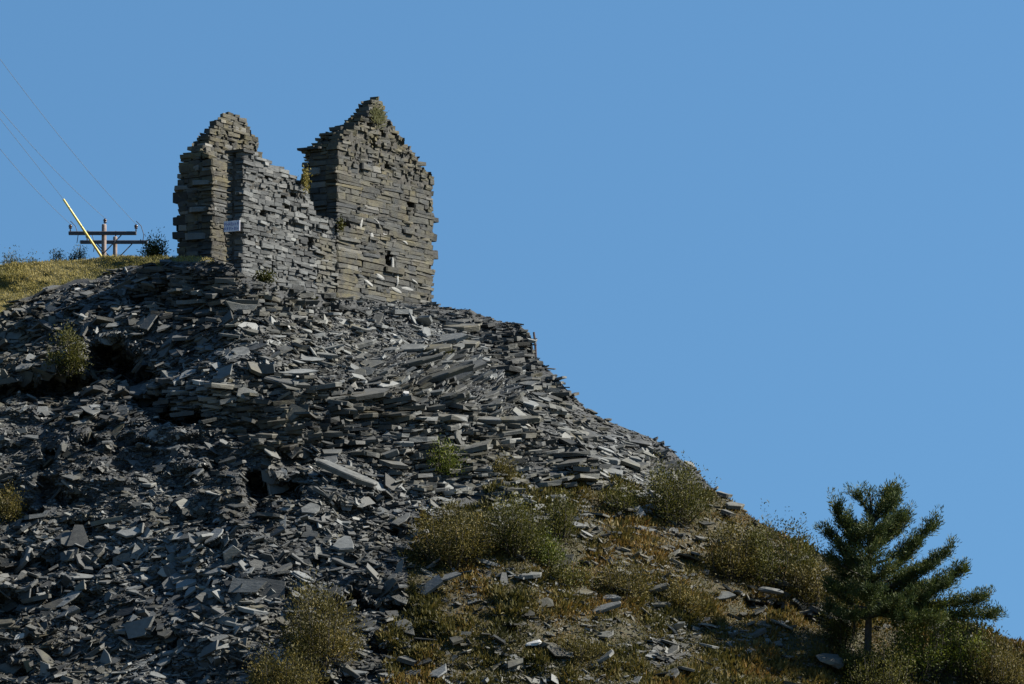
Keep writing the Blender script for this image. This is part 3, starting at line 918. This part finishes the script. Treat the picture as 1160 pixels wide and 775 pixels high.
wall_c = build_wall('front_wall', G3, -4.6, -0.02, 0.03, lambda z: 0.56, -1.2, lambda z: 0.055, lambda z: 0.13, lambda z: 0.16, lambda z: 0.55, tone4, holes3, depth=0.30, inset=0.045, rough=0.016, tilt=2.6,
                    label='lower grey front wall of small slates with a slumped top', seed=12, limit=300, endlen=(0.2, 0.4))

add_stone(wall_c, (-4.70, -0.03, 3.50), (-4.1, 0.64, 3.57), 0.25, 0.1, 0, 1)
# notice fixed to the shaded end of the front wall
def wl(x, y, z):
    return ruin.matrix_world @ Vector((x, y, z))
bpy.context.view_layer.update()
sg = thing('notice_sign', 'small white notice with two lines of purple lettering on the front wall end', 'sign', wl(-4.74, 0.30, 1.42), PHI)
bm = bmesh.new()
box_bm(bm, (-0.012, -0.27, -0.15), (0.012, 0.27, 0.15))
bmesh.ops.bevel(bm, geom=list(bm.edges), offset=0.004, segments=1, affect='EDGES')
link('board', bm_mesh('board', bm), M_SIGN, sg)
random.seed(4)
for (zr, hh, n) in ((0.055, 0.10, 7), (-0.07, 0.09, 6)):
    bm = bmesh.new()
    y = 0.25
    for i in range(n):
        w = 0.05
        kind = random.randrange(3)
        box_bm(bm, (-0.016, y - 0.016, zr - hh / 2), (-0.0125, y, zr + hh / 2))
        if kind != 1: box_bm(bm, (-0.0165, y - w, zr + hh / 2 - 0.02), (-0.0127, y - 0.0165, zr + hh / 2))
        if kind != 2: box_bm(bm, (-0.0165, y - w, zr - 0.012), (-0.0127, y - 0.0165, zr + 0.012))
        if kind == 2: box_bm(bm, (-0.0162, y - w - 0.001, zr - hh / 2), (-0.0126, y - w + 0.015, zr + hh / 2 - 0.0205))
        y -= 0.5 / n
    link('lettering', bm_mesh('lettering', bm), M_INK, sg)

# ------------------------------------------------------------------ plants
def leaf_quads(P0, D, L, Wd):
    """narrow leaf blades: base P0, direction D, length L, width Wd"""
    n = len(P0)
    D = unit(D)
    S = unit(np.cross(D, rng.normal(0, 1, (n, 3))))
    b = P0; t = P0 + D * L[:, None]
    m = P0 + D * (L * 0.5)[:, None]
    return np.stack([b, m + S * Wd[:, None] * 0.5, t, m - S * Wd[:, None] * 0.5], 1)

def shrub(px, py, rpx, hpx, mat, label, name='gorse_bush', n=4200, group=None, Y=None, spiky=0.5, lean=0.0, leaf=0.085, bare=0.0, cat='bush'):
    p = at_pix(px, py) if Y is None else W(px, py, Y)
    s = FPX / p[1]
    r, h = rpx / s, hpx / s
    root = thing(name, label, cat, p, 0, group)
    nb = max(12, int(26 * min(1.6, r * h + 0.4)))
    tips = []
    bmx = bmesh.new()
    for i in range(nb):
        a = random.uniform(0, 2 * math.pi)
        rr = math.sqrt(random.random())
        q = Vector((math.cos(a) * rr * r, math.sin(a) * rr * r * 0.8, 0))
        top = h * (0.45 + 0.6 * random.random()) * math.sqrt(max(0.08, 1 - 0.75 * rr * rr))
        tip_ = Vector((q.x + lean * top, q.y, top))
        b0 = Vector((q.x * 0.35, q.y * 0.35 + 0.05, -0.15))
        mid = (b0 + tip_) / 2 + Vector((q.x * 0.2, q.y * 0.2, 0))
        tube(bmx, [b0, mid, tip_], [0.016, 0.010, 0.005], 4)
        tips.append((b0, mid, tip_, random.uniform(0.6, 1.2), random.gauss(0, 0.14)))
    link('stems', bm_mesh('stems', bmx), M_TWIG, root)
    per = max(30, n // nb)
    Ps, Ds, Ts = [], [], []
    for (b0, mid, tip_, sz, tn) in tips:
        k = int(per * sz * 1.5)
        t_ = np.array(tip_); ax = unit(t_ - np.array(b0))
        lobe = (0.16 + 0.17 * min(1.0, r)) * (0.7 + 0.6 * random.random())
        d = unit(rng.normal(0, 1, (k, 3)))
        rad = lobe * rng.uniform(0.25, 1.0, k) ** 0.6 * (1 + 0.25 * rng.normal(0, 1, k))
        low_ = rng.random(k) < 0.42
        low_c = np.array(mid) * 0.85 + np.array(b0) * 0.15
        cen = np.where(low_[:, None], low_c + ax * 0.05, t_ - ax * lobe * 0.5)
        pts_ = cen + d * rad[:, None] * np.array([1.1, 1.1, 0.9])
        strag = rng.random(k) < 0.18
        u = rng.random(k)[:, None]
        stem = np.array(b0) * (1 - u) + (t_ + ax * lobe * 1.3) * u + rng.normal(0, 0.05, (k, 3))
        if bare < 0.3: pts_ = np.where(strag[:, None], stem, pts_)
        Ps.append(pts_)
        Ds.append(d * 0.8 + ax[None] * spiky * 0.6 + rng.normal(0, 0.35, (k, 3)) + np.array([0, 0, 0.3]))
        Ts.append(np.clip(0.42 + tn + rng.normal(0, 0.15, k), 0, 1))
    P0 = np.concatenate(Ps); D = np.concatenate(Ds); T = np.concatenate(Ts)
    L = rng.uniform(0.55, 1.3, len(P0)) * leaf * 0.8; Wd = L * rng.uniform(0.3, 0.55, len(P0))
    link('foliage', quads_mesh('foliage', leaf_quads(P0, D, L, Wd), np.stack([T, T, T], -1)), mat, root)
    return root

random.seed(21)
shrub(75, 420, 20, 46, M_GORSE, 'olive bush growing alone beside the dark hollow', n=2600)
shrub(8, 588, 20, 34, M_OLIVE, 'low olive bush alone in the lower left scree', n=2200)
shrub(512, 640, 44, 74, M_OLIVE, 'broadest gorse bush, dark olive, at the edge of scree and heath', n=7000)
shrub(582, 628, 40, 78, M_GORSE, 'green gorse bush touching the broadest bush', n=6000, spiky=0.8)
shrub(634, 610, 16, 66, M_GORSE, 'narrow upright gorse between bare slabs', n=2200, spiky=0.9)
shrub(618, 640, 18, 36, M_GREEN, 'small bright green bush near a buff slab on the heath', n=1800)
shrub(366, 752, 46, 92, M_OLIVE, 'tall pale olive bush at the corner of scree and heath', n=8000, spiky=1.0)
shrub(322, 800, 44, 64, M_OLIVE, 'brownish olive bush in front of the tall pale olive bush', n=7000, spiky=1.0)
shrub(762, 592, 40, 68, M_GORSE, 'bushy green gorse just below the skyline slabs', n=6500, spiky=0.8)
shrub(700, 580, 18, 34, M_GORSE, 'small gorse uphill of the heath', n=1600)
shrub(824, 655, 34, 64, M_OLIVE, 'olive brown bush left of the tall skyline bushes', n=5000)
shrub(880, 660, 46, 76, M_GORSE, 'tall dark green bush on the skyline uphill of the pine', 'broadleaf_bush', n=8500)
shrub(925, 690, 34, 60, M_OLIVE, 'brown twiggy bush leaning downhill between skyline bush and pine', 'broadleaf_bush', n=5500)
shrub(706, 676, 30, 46, M_OLIVE, 'reddish brown bush above the long heath slab', n=3000, bare=0.3)
shrub(770, 690, 26, 34, M_OLIVE, 'low brown bush in the middle of the heath', n=2400)
shrub(572, 545, 16, 26, M_OLIVE, 'small tawny bush among the stacked slates', n=1200)
shrub(506, 540, 18, 44, M_GREEN, 'small yellow-green bush among the stacked slates', n=1500)
shrub(660, 745, 30, 30, M_OLIVE, 'low tawny bush near the white quartz chunk', n=2200)
shrub(645, 665, 24, 30, M_GORSE, 'low green bush left of the reddish brown one', n=2000)
shrub(1040, 768, 46, 106, M_GREEN, 'bright green bush just downhill of the pine trunk', 'broadleaf_bush', n=8000)
shrub(1092, 770, 34, 90, M_GREEN, 'green bush spilling over the skyline under the pine boughs', 'broadleaf_bush', n=5500)
shrub(1128, 782, 34, 66, M_OLIVE, 'grey-brown bush farthest downhill on the skyline', 'broadleaf_bush', n=5500, spiky=0.9)
shrub(972, 772, 20, 50, M_GORSE, 'dark bush hiding the foot of the pine trunk', 'broadleaf_bush', n=3000)
shrub(955, 735, 26, 62, M_GORSE, 'dark bush in the shade uphill of the pine trunk', 'broadleaf_bush', n=4500)
shrub(996, 786, 38, 62, M_GORSE, 'low bush around the foot of the pine', n=3600)
# plants along the grassy skyline
shrub(12, 305, 16, 18, M_GORSE, 'dark low shrub on the grassy skyline far from the poles', 'skyline_shrub', n=900, Y=124.0, leaf=0.07)
shrub(36, 303, 9, 11, M_GORSE, 'tiny dark shrub on the grassy skyline', 'skyline_shrub', n=400, Y=124.0, leaf=0.07)
shrub(64, 298, 7, 20, M_GORSE, 'upright twiggy shrub on the grassy skyline', 'skyline_shrub', n=300, Y=124.0, leaf=0.07, bare=0.4)
shrub(78, 300, 4, 26, M_OLIVE, 'leaning dead stem on the grassy skyline', 'skyline_shrub', n=60, Y=124.2, lean=0.6, leaf=0.06, bare=0.5)
shrub(88, 296, 6, 20, M_GORSE, 'wispy shrub leaning beside the yellow stay', 'skyline_shrub', n=220, Y=124.4, lean=0.2, leaf=0.06, bare=0.5)
shrub(174, 296, 12, 32, M_GORSE, 'dark round shrub behind the shaded pier', 'skyline_shrub', n=1600, Y=125.0, leaf=0.09)
# mosses and small plants on and under the walls
def moss(px, py, Y, rx, rz, label, mat=M_MOSS, n=700):
    c = W(px, py, Y); s = FPX / Y
    k = rng.normal(0, 0.45, (n, 3)) * np.array([rx / s, 0.16, rz / s])
    D = rng.normal(0, 0.5, (n, 3)) + np.array([0, -0.5, 0.7])
    L = rng.uniform(0.04, 0.10, n)
    T = np.clip(rng.normal(0.5, 0.2, n), 0, 1)
    o = link('moss_clump', quads_mesh('moss_clump', leaf_quads(k, D, L, L * 0.5), np.stack([T, T, T], -1)), mat)
    o.location = c
    o['kind'] = 'stuff'
    tag(o, label, 'moss')
    return o
moss(299, 316, 115.8, 12, 9, 'bright green moss clump at the foot of the front wall')
moss(343, 339, 117.2, 13, 6, 'yellow-green moss on the slates below the front wall')
moss(346, 204, 118.4, 5, 14, 'dry tuft growing on the slumped top of the front wall', M_GRASS, 400)
moss(386, 256, 119.95, 4, 9, 'small green tuft where front wall meets the tall gable', M_MOSS, 260)
wp = ruin.matrix_world @ Vector((2.0, -0.05, E + 1.15))
gm = moss(425, 131, wp.y, 10, 12, 'olive moss patch under the peak of the tall gable', M_MOSS, 800)
gm.location = wp
gm.rotation_euler.z = PHI
gm.scale = (1.5, 0.15, 1.0)
moss(505, 398, 117.2, 9, 4, 'green moss spot behind the slate beams', M_MOSS, 260)

# grass on the hill top and ground cover on the lower slope: nobody could count it
def blades(n, poly, px_range, lmin, lmax, mat, name, label, cat, spread=0.5, thin=0.16, noise_cut=None):
    x0 = W(px_range[0], 400, 118)[0]; x1 = W(px_range[1], 400, 110)[0]
    X = rng.uniform(x0, x1, n); Z = rng.uniform(4.0, 18.6, n)
    ok = Z < crest_z(X) + 0.01
    X, Z = X[ok], Z[ok]
    C, nrm = surf(X, Z)
    px, py = P(C)
    wob = 14 * fbm(X * 1.1, Z * 1.3, 21, 3)
    m = in_poly(px + wob * (2 if poly is HEATH else 1), py + wob * (2 if poly is HEATH else 0.6), poly) & (py < 800)
    clump = fbm(X * 1.4, Z * 1.4, 91, 4)
    if noise_cut is not None: m &= (clump + rng.normal(0, 0.12, len(X))) > noise_cut
    C, nrm, X, Z, clump = C[m], nrm[m], X[m], Z[m], clump[m]
    k = len(C)
    D = np.array([0, 0, 0.9]) + 0.3 * nrm + rng.normal(0, spread, (k, 3))
    L = rng.uniform(lmin, lmax, k) * (0.65 + (1.6 if poly is HEATH else 0.5) * np.clip(clump + 0.12, 0, 0.7))
    T = np.clip(0.48 + 0.75 * fbm(X * 0.8 + 4, Z * 1.1, 97, 3) + rng.normal(0, 0.15, k), 0, 1)
    q = leaf_quads(C - nrm * 0.02, D, L, np.maximum(0.02, L * thin))
    o = link(name, quads_mesh(name, q, np.stack([T, T, T], -1)), mat)
    o['kind'] = 'stuff'
    return tag(o, label, cat)
blades(330000, TURF, (-80, 240), 0.05, 0.14, M_GRASS, 'hill_grass', 'yellow-green rough grass on the hilltop beside the ruin', 'grass', 0.45)
blades(620000, HEATH, (400, 1230), 0.05, 0.20, M_MAT, 'heath_cover', 'rust and olive heath covering the lower slope between slabs', 'heath', 0.75, 0.26, -0.38)

# ------------------------------------------------------------------ the pine
random.seed(31)
pb = at_pix(983, 752)
PY = pb[1] - 0.2
ps = FPX / PY
pine = thing('pine_tree', 'dark windswept young pine with boughs reaching out over the slope', 'tree', tuple(pb), 0)
def PL(px, py, dy=0.0):
    p = W(px, py, PY + dy)
    return Vector((p[0] - pb[0], p[1] - pb[1], p[2] - pb[2]))
tr_pts = [PL(982, 762), PL(983, 740), PL(984, 700), PL(985, 650), PL(985, 605), PL(987, 575), PL(985, 557)]
tube_obj('trunk', tr_pts, [0.13, 0.10, 0.085, 0.07, 0.05, 0.03, 0.012], M_BARK, pine, 8)
def trunk_at(py):
    ys_ = [762, 740, 700, 650, 605, 575, 557]
    f = np.interp(762 - py, [762 - y for y in ys_], range(7))
    i = min(int(f), 5); return tr_pts[i].lerp(tr_pts[i + 1], f - i)
needleP, needleD, needleT = [], [], []
def tuft(p, d, n, rad, tone):
    p = np.array(p); d = np.array(d)
    k = rng.normal(0, rad * 0.5, (n, 3))
    needleP.append(p + k)
    needleD.append(unit(k + 1e-6) * 0.7 + d * 0.7 + rng.normal(0, 0.35, (n, 3)) + np.array([0, 0, 0.35]))
    needleT.append(np.clip(tone + rng.normal(0, 0.18, n), 0, 1))
LIMBS = [  # start height (py), end px, end py, depth offset, sag px, density
    (600, 1007, 562, 0.1, -4, 1.3), (585, 972, 562, -0.2, -2, 0.9), (620, 1022, 588, -0.3, 2, 1.2), (615, 1016, 600, 0.5, 4, 1.0),
    (640, 948, 580, -0.2, 8, 1.4), (628, 960, 592, 0.5, 4, 1.0), (650, 938, 606, 0.3, 8, 1.2), (655, 942, 632, -0.4, 6, 1.0),
    (640, 1056, 598, 0.0, 14, 1.4), (655, 1040, 618, -0.5, 10, 1.2), (668, 1070, 628, -0.2, 16, 1.5), (660, 1050, 640, 0.6, 10, 1.2), (684, 1090, 648, 0.1, 18, 1.6),
    (690, 1072, 664, -0.6, 12, 1.3), (682, 1112, 680, 0.2, 10, 1.5), (688, 1124, 698, 0.6, 4, 1.4), (694, 1060, 704, -0.6, 0, 1.4), (694, 1030, 700, -0.9, 2, 1.4), (690, 962, 700, -0.7, 2, 1.3), 
    (690, 945, 668, -0.3, 6, 1.3), (700, 940, 690, 0.4, 4, 1.2), (680, 955, 652, 0.5, 4, 1.0), 
    (625, 990, 600, -1.0, 4, 1.1), (645, 985, 625, -1.2, 6, 1.1), (665, 1000, 645, -1.3, 6, 1.2), (690, 985, 670, -1.4, 4, 1.2), (700, 1020, 680, -1.3, 6, 1.2),
    (630, 995, 605, 1.0, 4, 1.0), (660, 975, 640, 1.2, 4, 1.0), (685, 1010, 665, 1.3, 4, 1.0)]
_rl = random.Random(77)
for i in range(15):       # the rest of the whorls, all round the stem
    hy = _rl.uniform(585, 695)
    f_ = (hy - 570) / 125
    side_ = _rl.choice((-1, 1, 1))
    reach = _rl.uniform(0.5, 1.0) * ((16 + 36 * f_) if side_ < 0 else (20 + 75 * f_))
    LIMBS.append((hy, 985 + side_ * reach, hy - _rl.uniform(6, 30), _rl.uniform(-1.1, 1.1) * (0.3 + 0.8 * f_), _rl.uniform(0, 8), 1.0))
for (y0_, ex, ey, dy, sag, dens) in LIMBS:
    a = trunk_at(y0_)
    b = PL(ex, ey, dy)
    m1 = a.lerp(b, 0.58) + Vector((random.gauss(0, 0.05), random.gauss(0, 0.08), -(1.15 * sag + 1) / ps))
    def bez(u): return a * (1 - u) ** 2 + m1 * (2 * u * (1 - u)) + b * u * u
    ln = (b - a).length
    pts = [bez(u) for u in (0, .25, .5, .75, 1)]
    tube_obj('limb', pts, [0.045, 0.036, 0.026, 0.017, 0.007], M_BARK, pine, 5)
    hd = (b - a); hd.z = 0
    nsub = int(7 + ln * 9)
    for i in range(nsub):
        u = min(1.0, 0.28 + 0.76 * (i + random.random()) / nsub)
        p = bez(u); d = (bez(min(1, u + 0.05)) - bez(u - 0.05)).normalized()
        turn = R(random.choice((-1, 1)) * random.uniform(25, 80))
        sd = Vector((d.x * math.cos(turn) - d.y * math.sin(turn), d.x * math.sin(turn) + d.y * math.cos(turn), d.z * 0.6 + random.uniform(-0.2, 0.45))).normalized()
        l2 = random.uniform(0.16, 0.56) * (0.45 + 0.62 * math.sin(math.pi * min(u * 0.8, 0.9))) * min(1.1, 0.6 + ln * 0.35)
        tone = 0.45 + 0.15 * random.gauss(0, 1)
        m_ = max(2, int(l2 / 0.085))
        for k in range(m_ + 1):
            v = k / m_
            e = p + sd * l2 * v + Vector((0, 0, 0.16 * l2 * v * v)) + Vector((random.gauss(0, 0.025), random.gauss(0, 0.025), random.gauss(0, 0.02)))
            brown = 0.5 if v < 0.3 and random.random() < 0.25 else 0
            tuft(e, unit(np.array(sd) + np.array((0, 0, 0.5 * v))), int(18 * dens), 0.065 + 0.03 * v, tone + brown + 0.1 * v)
    tuft(b, unit(np.array((b - m1))), int(60 * dens), 0.12, 0.5)
for py_ in range(556, 620, 4):
    tuft(trunk_at(py_) + Vector((random.uniform(-.08, .08), random.uniform(-.1, .1), 0)), (0, 0, 1), 55, 0.13, 0.4)
nP, nD, nT = np.concatenate(needleP), np.concatenate(needleD), np.concatenate(needleT)
nL = rng.uniform(0.06, 0.13, len(nP))
link('crown', quads_mesh('crown', leaf_quads(nP, nD, nL, np.full(len(nP), 0.022)), np.stack([nT, nT, nT], -1)), M_PINE, pine)

# ------------------------------------------------------------------ power line
def insulator(parent, p, s=1.0):
    """ribbed pin insulator on its pin"""
    tube_obj('pin', [p, p + Vector((0, 0, 0.22 * s))], [0.022, 0.022], M_ARM, parent, 6)
    bm = bmesh.new()
    z = [0.14, 0.16, 0.19, 0.21, 0.25, 0.27, 0.32, 0.35]
    r = [0.05, 0.085, 0.085, 0.055, 0.10, 0.10, 0.06, 0.03]
    tube(bm, [p + Vector((0, 0, zz * s)) for zz in z], [x * s for x in r], 10)
    link('insulator', bm_mesh('insulator', bm, True), M_INS, parent)

def pole(px, py_top, Y, arm_l, arm_r, arm_py, ins, label, r=0.075):
    top = W(px, py_top, Y); s = FPX / Y
    zg = float(crest_z(top[0])) - 0.5
    root = thing('utility_pole', label, 'utility pole', (top[0], Y, zg), 0, None)
    H = top[2] - zg
    tube_obj('post', [(0, 0, -0.6), (0, 0, H * 0.5), (0, 0, H - 0.03), (0, 0, H)], [r * 1.1, r * 1.03, r, r * 0.8], M_POLE, root, 12)
    za = W(px, arm_py, Y)[2] - zg
    xl, xr = (arm_l - px) / s, (arm_r - px) / s
    bm = bmesh.new()
    box_bm(bm, (xl, -r - 0.13, za - 0.055), (xr, -r - 0.005, za + 0.055))
    bmesh.ops.bevel(bm, geom=list(bm.edges), offset=0.012, segments=1, affect='EDGES')
    link('crossarm', bm_mesh('crossarm', bm), M_ARM, root)
    for sx in (-1, 1):
        tube_obj('brace', [(0, -r - 0.02, za - 0.62), (sx * 0.55, -r - 0.07, za - 0.06)], [0.018, 0.018], M_ARM, root, 5)
    tips = []
    for ix in ins:
        p = Vector(((ix - px) / s, -r - 0.07, za + 0.05)) if abs(ix - px) > 6 else Vector(((ix - px) / s, 0, H - 0.05))
        insulator(root, p, 0.65)
        tips.append(Vector((top[0], Y, zg)) + p + Vector((0, 0, 0.23)))
    for ix in ins:      # looped jumper leads
        if abs(ix - px) > 6:
            x = (ix - px) / s
            tube_obj('jumper_lead', [(x, -r - 0.07, za + 0.38), (x + 0.16, -r - 0.1, za + 0.22), (x + 0.24, -r - 0.05, za - 0.05), (x + 0.2, -r, za - 0.3)], [0.012] * 4, M_ARM, root, 5)
    return root, tips
p1, tips = pole(118, 254, 130.0, 78, 155.5, 265, (80, 119, 155), 'nearer wooden power pole with three insulators and upper crossarm')
p2, _ = pole(130.5, 268, 133.0, 91, 168, 275, (99, 131), 'shorter wooden power pole behind the taller one, with lower crossarm', 0.068)
ends = [(-120, 4), (-120, -30), (-120, -104)]
for tp, (ex, ey), lab in zip(tips, ends, ('thin overhead wire from the insulator over the yellow stay', 'thin overhead wire from the insulator on the pole top', 'thin overhead wire from the insulator by the dark round shrub')):
    e = Vector(W(ex, ey, 96.0))
    pts = []
    for i in range(25):
        u = i / 24
        p = tp.lerp(e, u); p.z -= 4 * u * (1 - u) * 0.35
        pts.append(p)
    tag(tube_obj('overhead_wire', pts, [0.0062] * 25, M_WIRE, None, 5), lab, 'wire', 'overhead wires to the pole')
s0 = Vector(W(117.5, 291, 127.0)); s1 = Vector(W(72, 226, 125.0))
stay = thing('stay_wire', 'steel stay in a bright yellow sleeve rising steeply from beside the pole', 'stay wire', s0)
tube_obj('yellow_sleeve', [(0, 0, -0.1), (s1 - s0)], [0.038, 0.032], M_YEL, stay, 8)
far = Vector(W(-120, -28, 96.0))
tube_obj('steel_strand', [(s1 - s0), (s1 - s0).lerp(far - s0, 0.5) + Vector((0, 0, -0.1)), far - s0], [0.0062] * 3, M_WIRE, stay, 5)
tube_obj('anchor_rod', [(0, 0, -0.7), (0, 0, -0.05)], [0.03, 0.03], M_ARM, stay, 6)

# rusted post on the edge of the buttress
ip = W(606.5, 403, 121.2)
post = thing('iron_post', 'rusted iron post standing on the edge of the buttress', 'post', ip)
t_ = FPX / 121.2
bm = bmesh.new()
tube(bm, [(0.02, 0, -0.25), (0, 0, 0.3), (-0.045, 0, 27 / t_)], [0.035, 0.033, 0.03], 8)
link('bar', bm_mesh('bar', bm), M_RUST, post)
bm = bmesh.new(); tube(bm, [(-0.02, 0, 0.30), (-0.02, 0, 0.335)], [0.06, 0.06], 8)
link('collar', bm_mesh('collar', bm), M_RUST, post)
bm = bmesh.new(); tube(bm, [(-0.03, 0, 0.5), (0.05, -0.02, 0.49)], [0.015, 0.012], 6)
link('lug', bm_mesh('lug', bm), M_RUST, post)
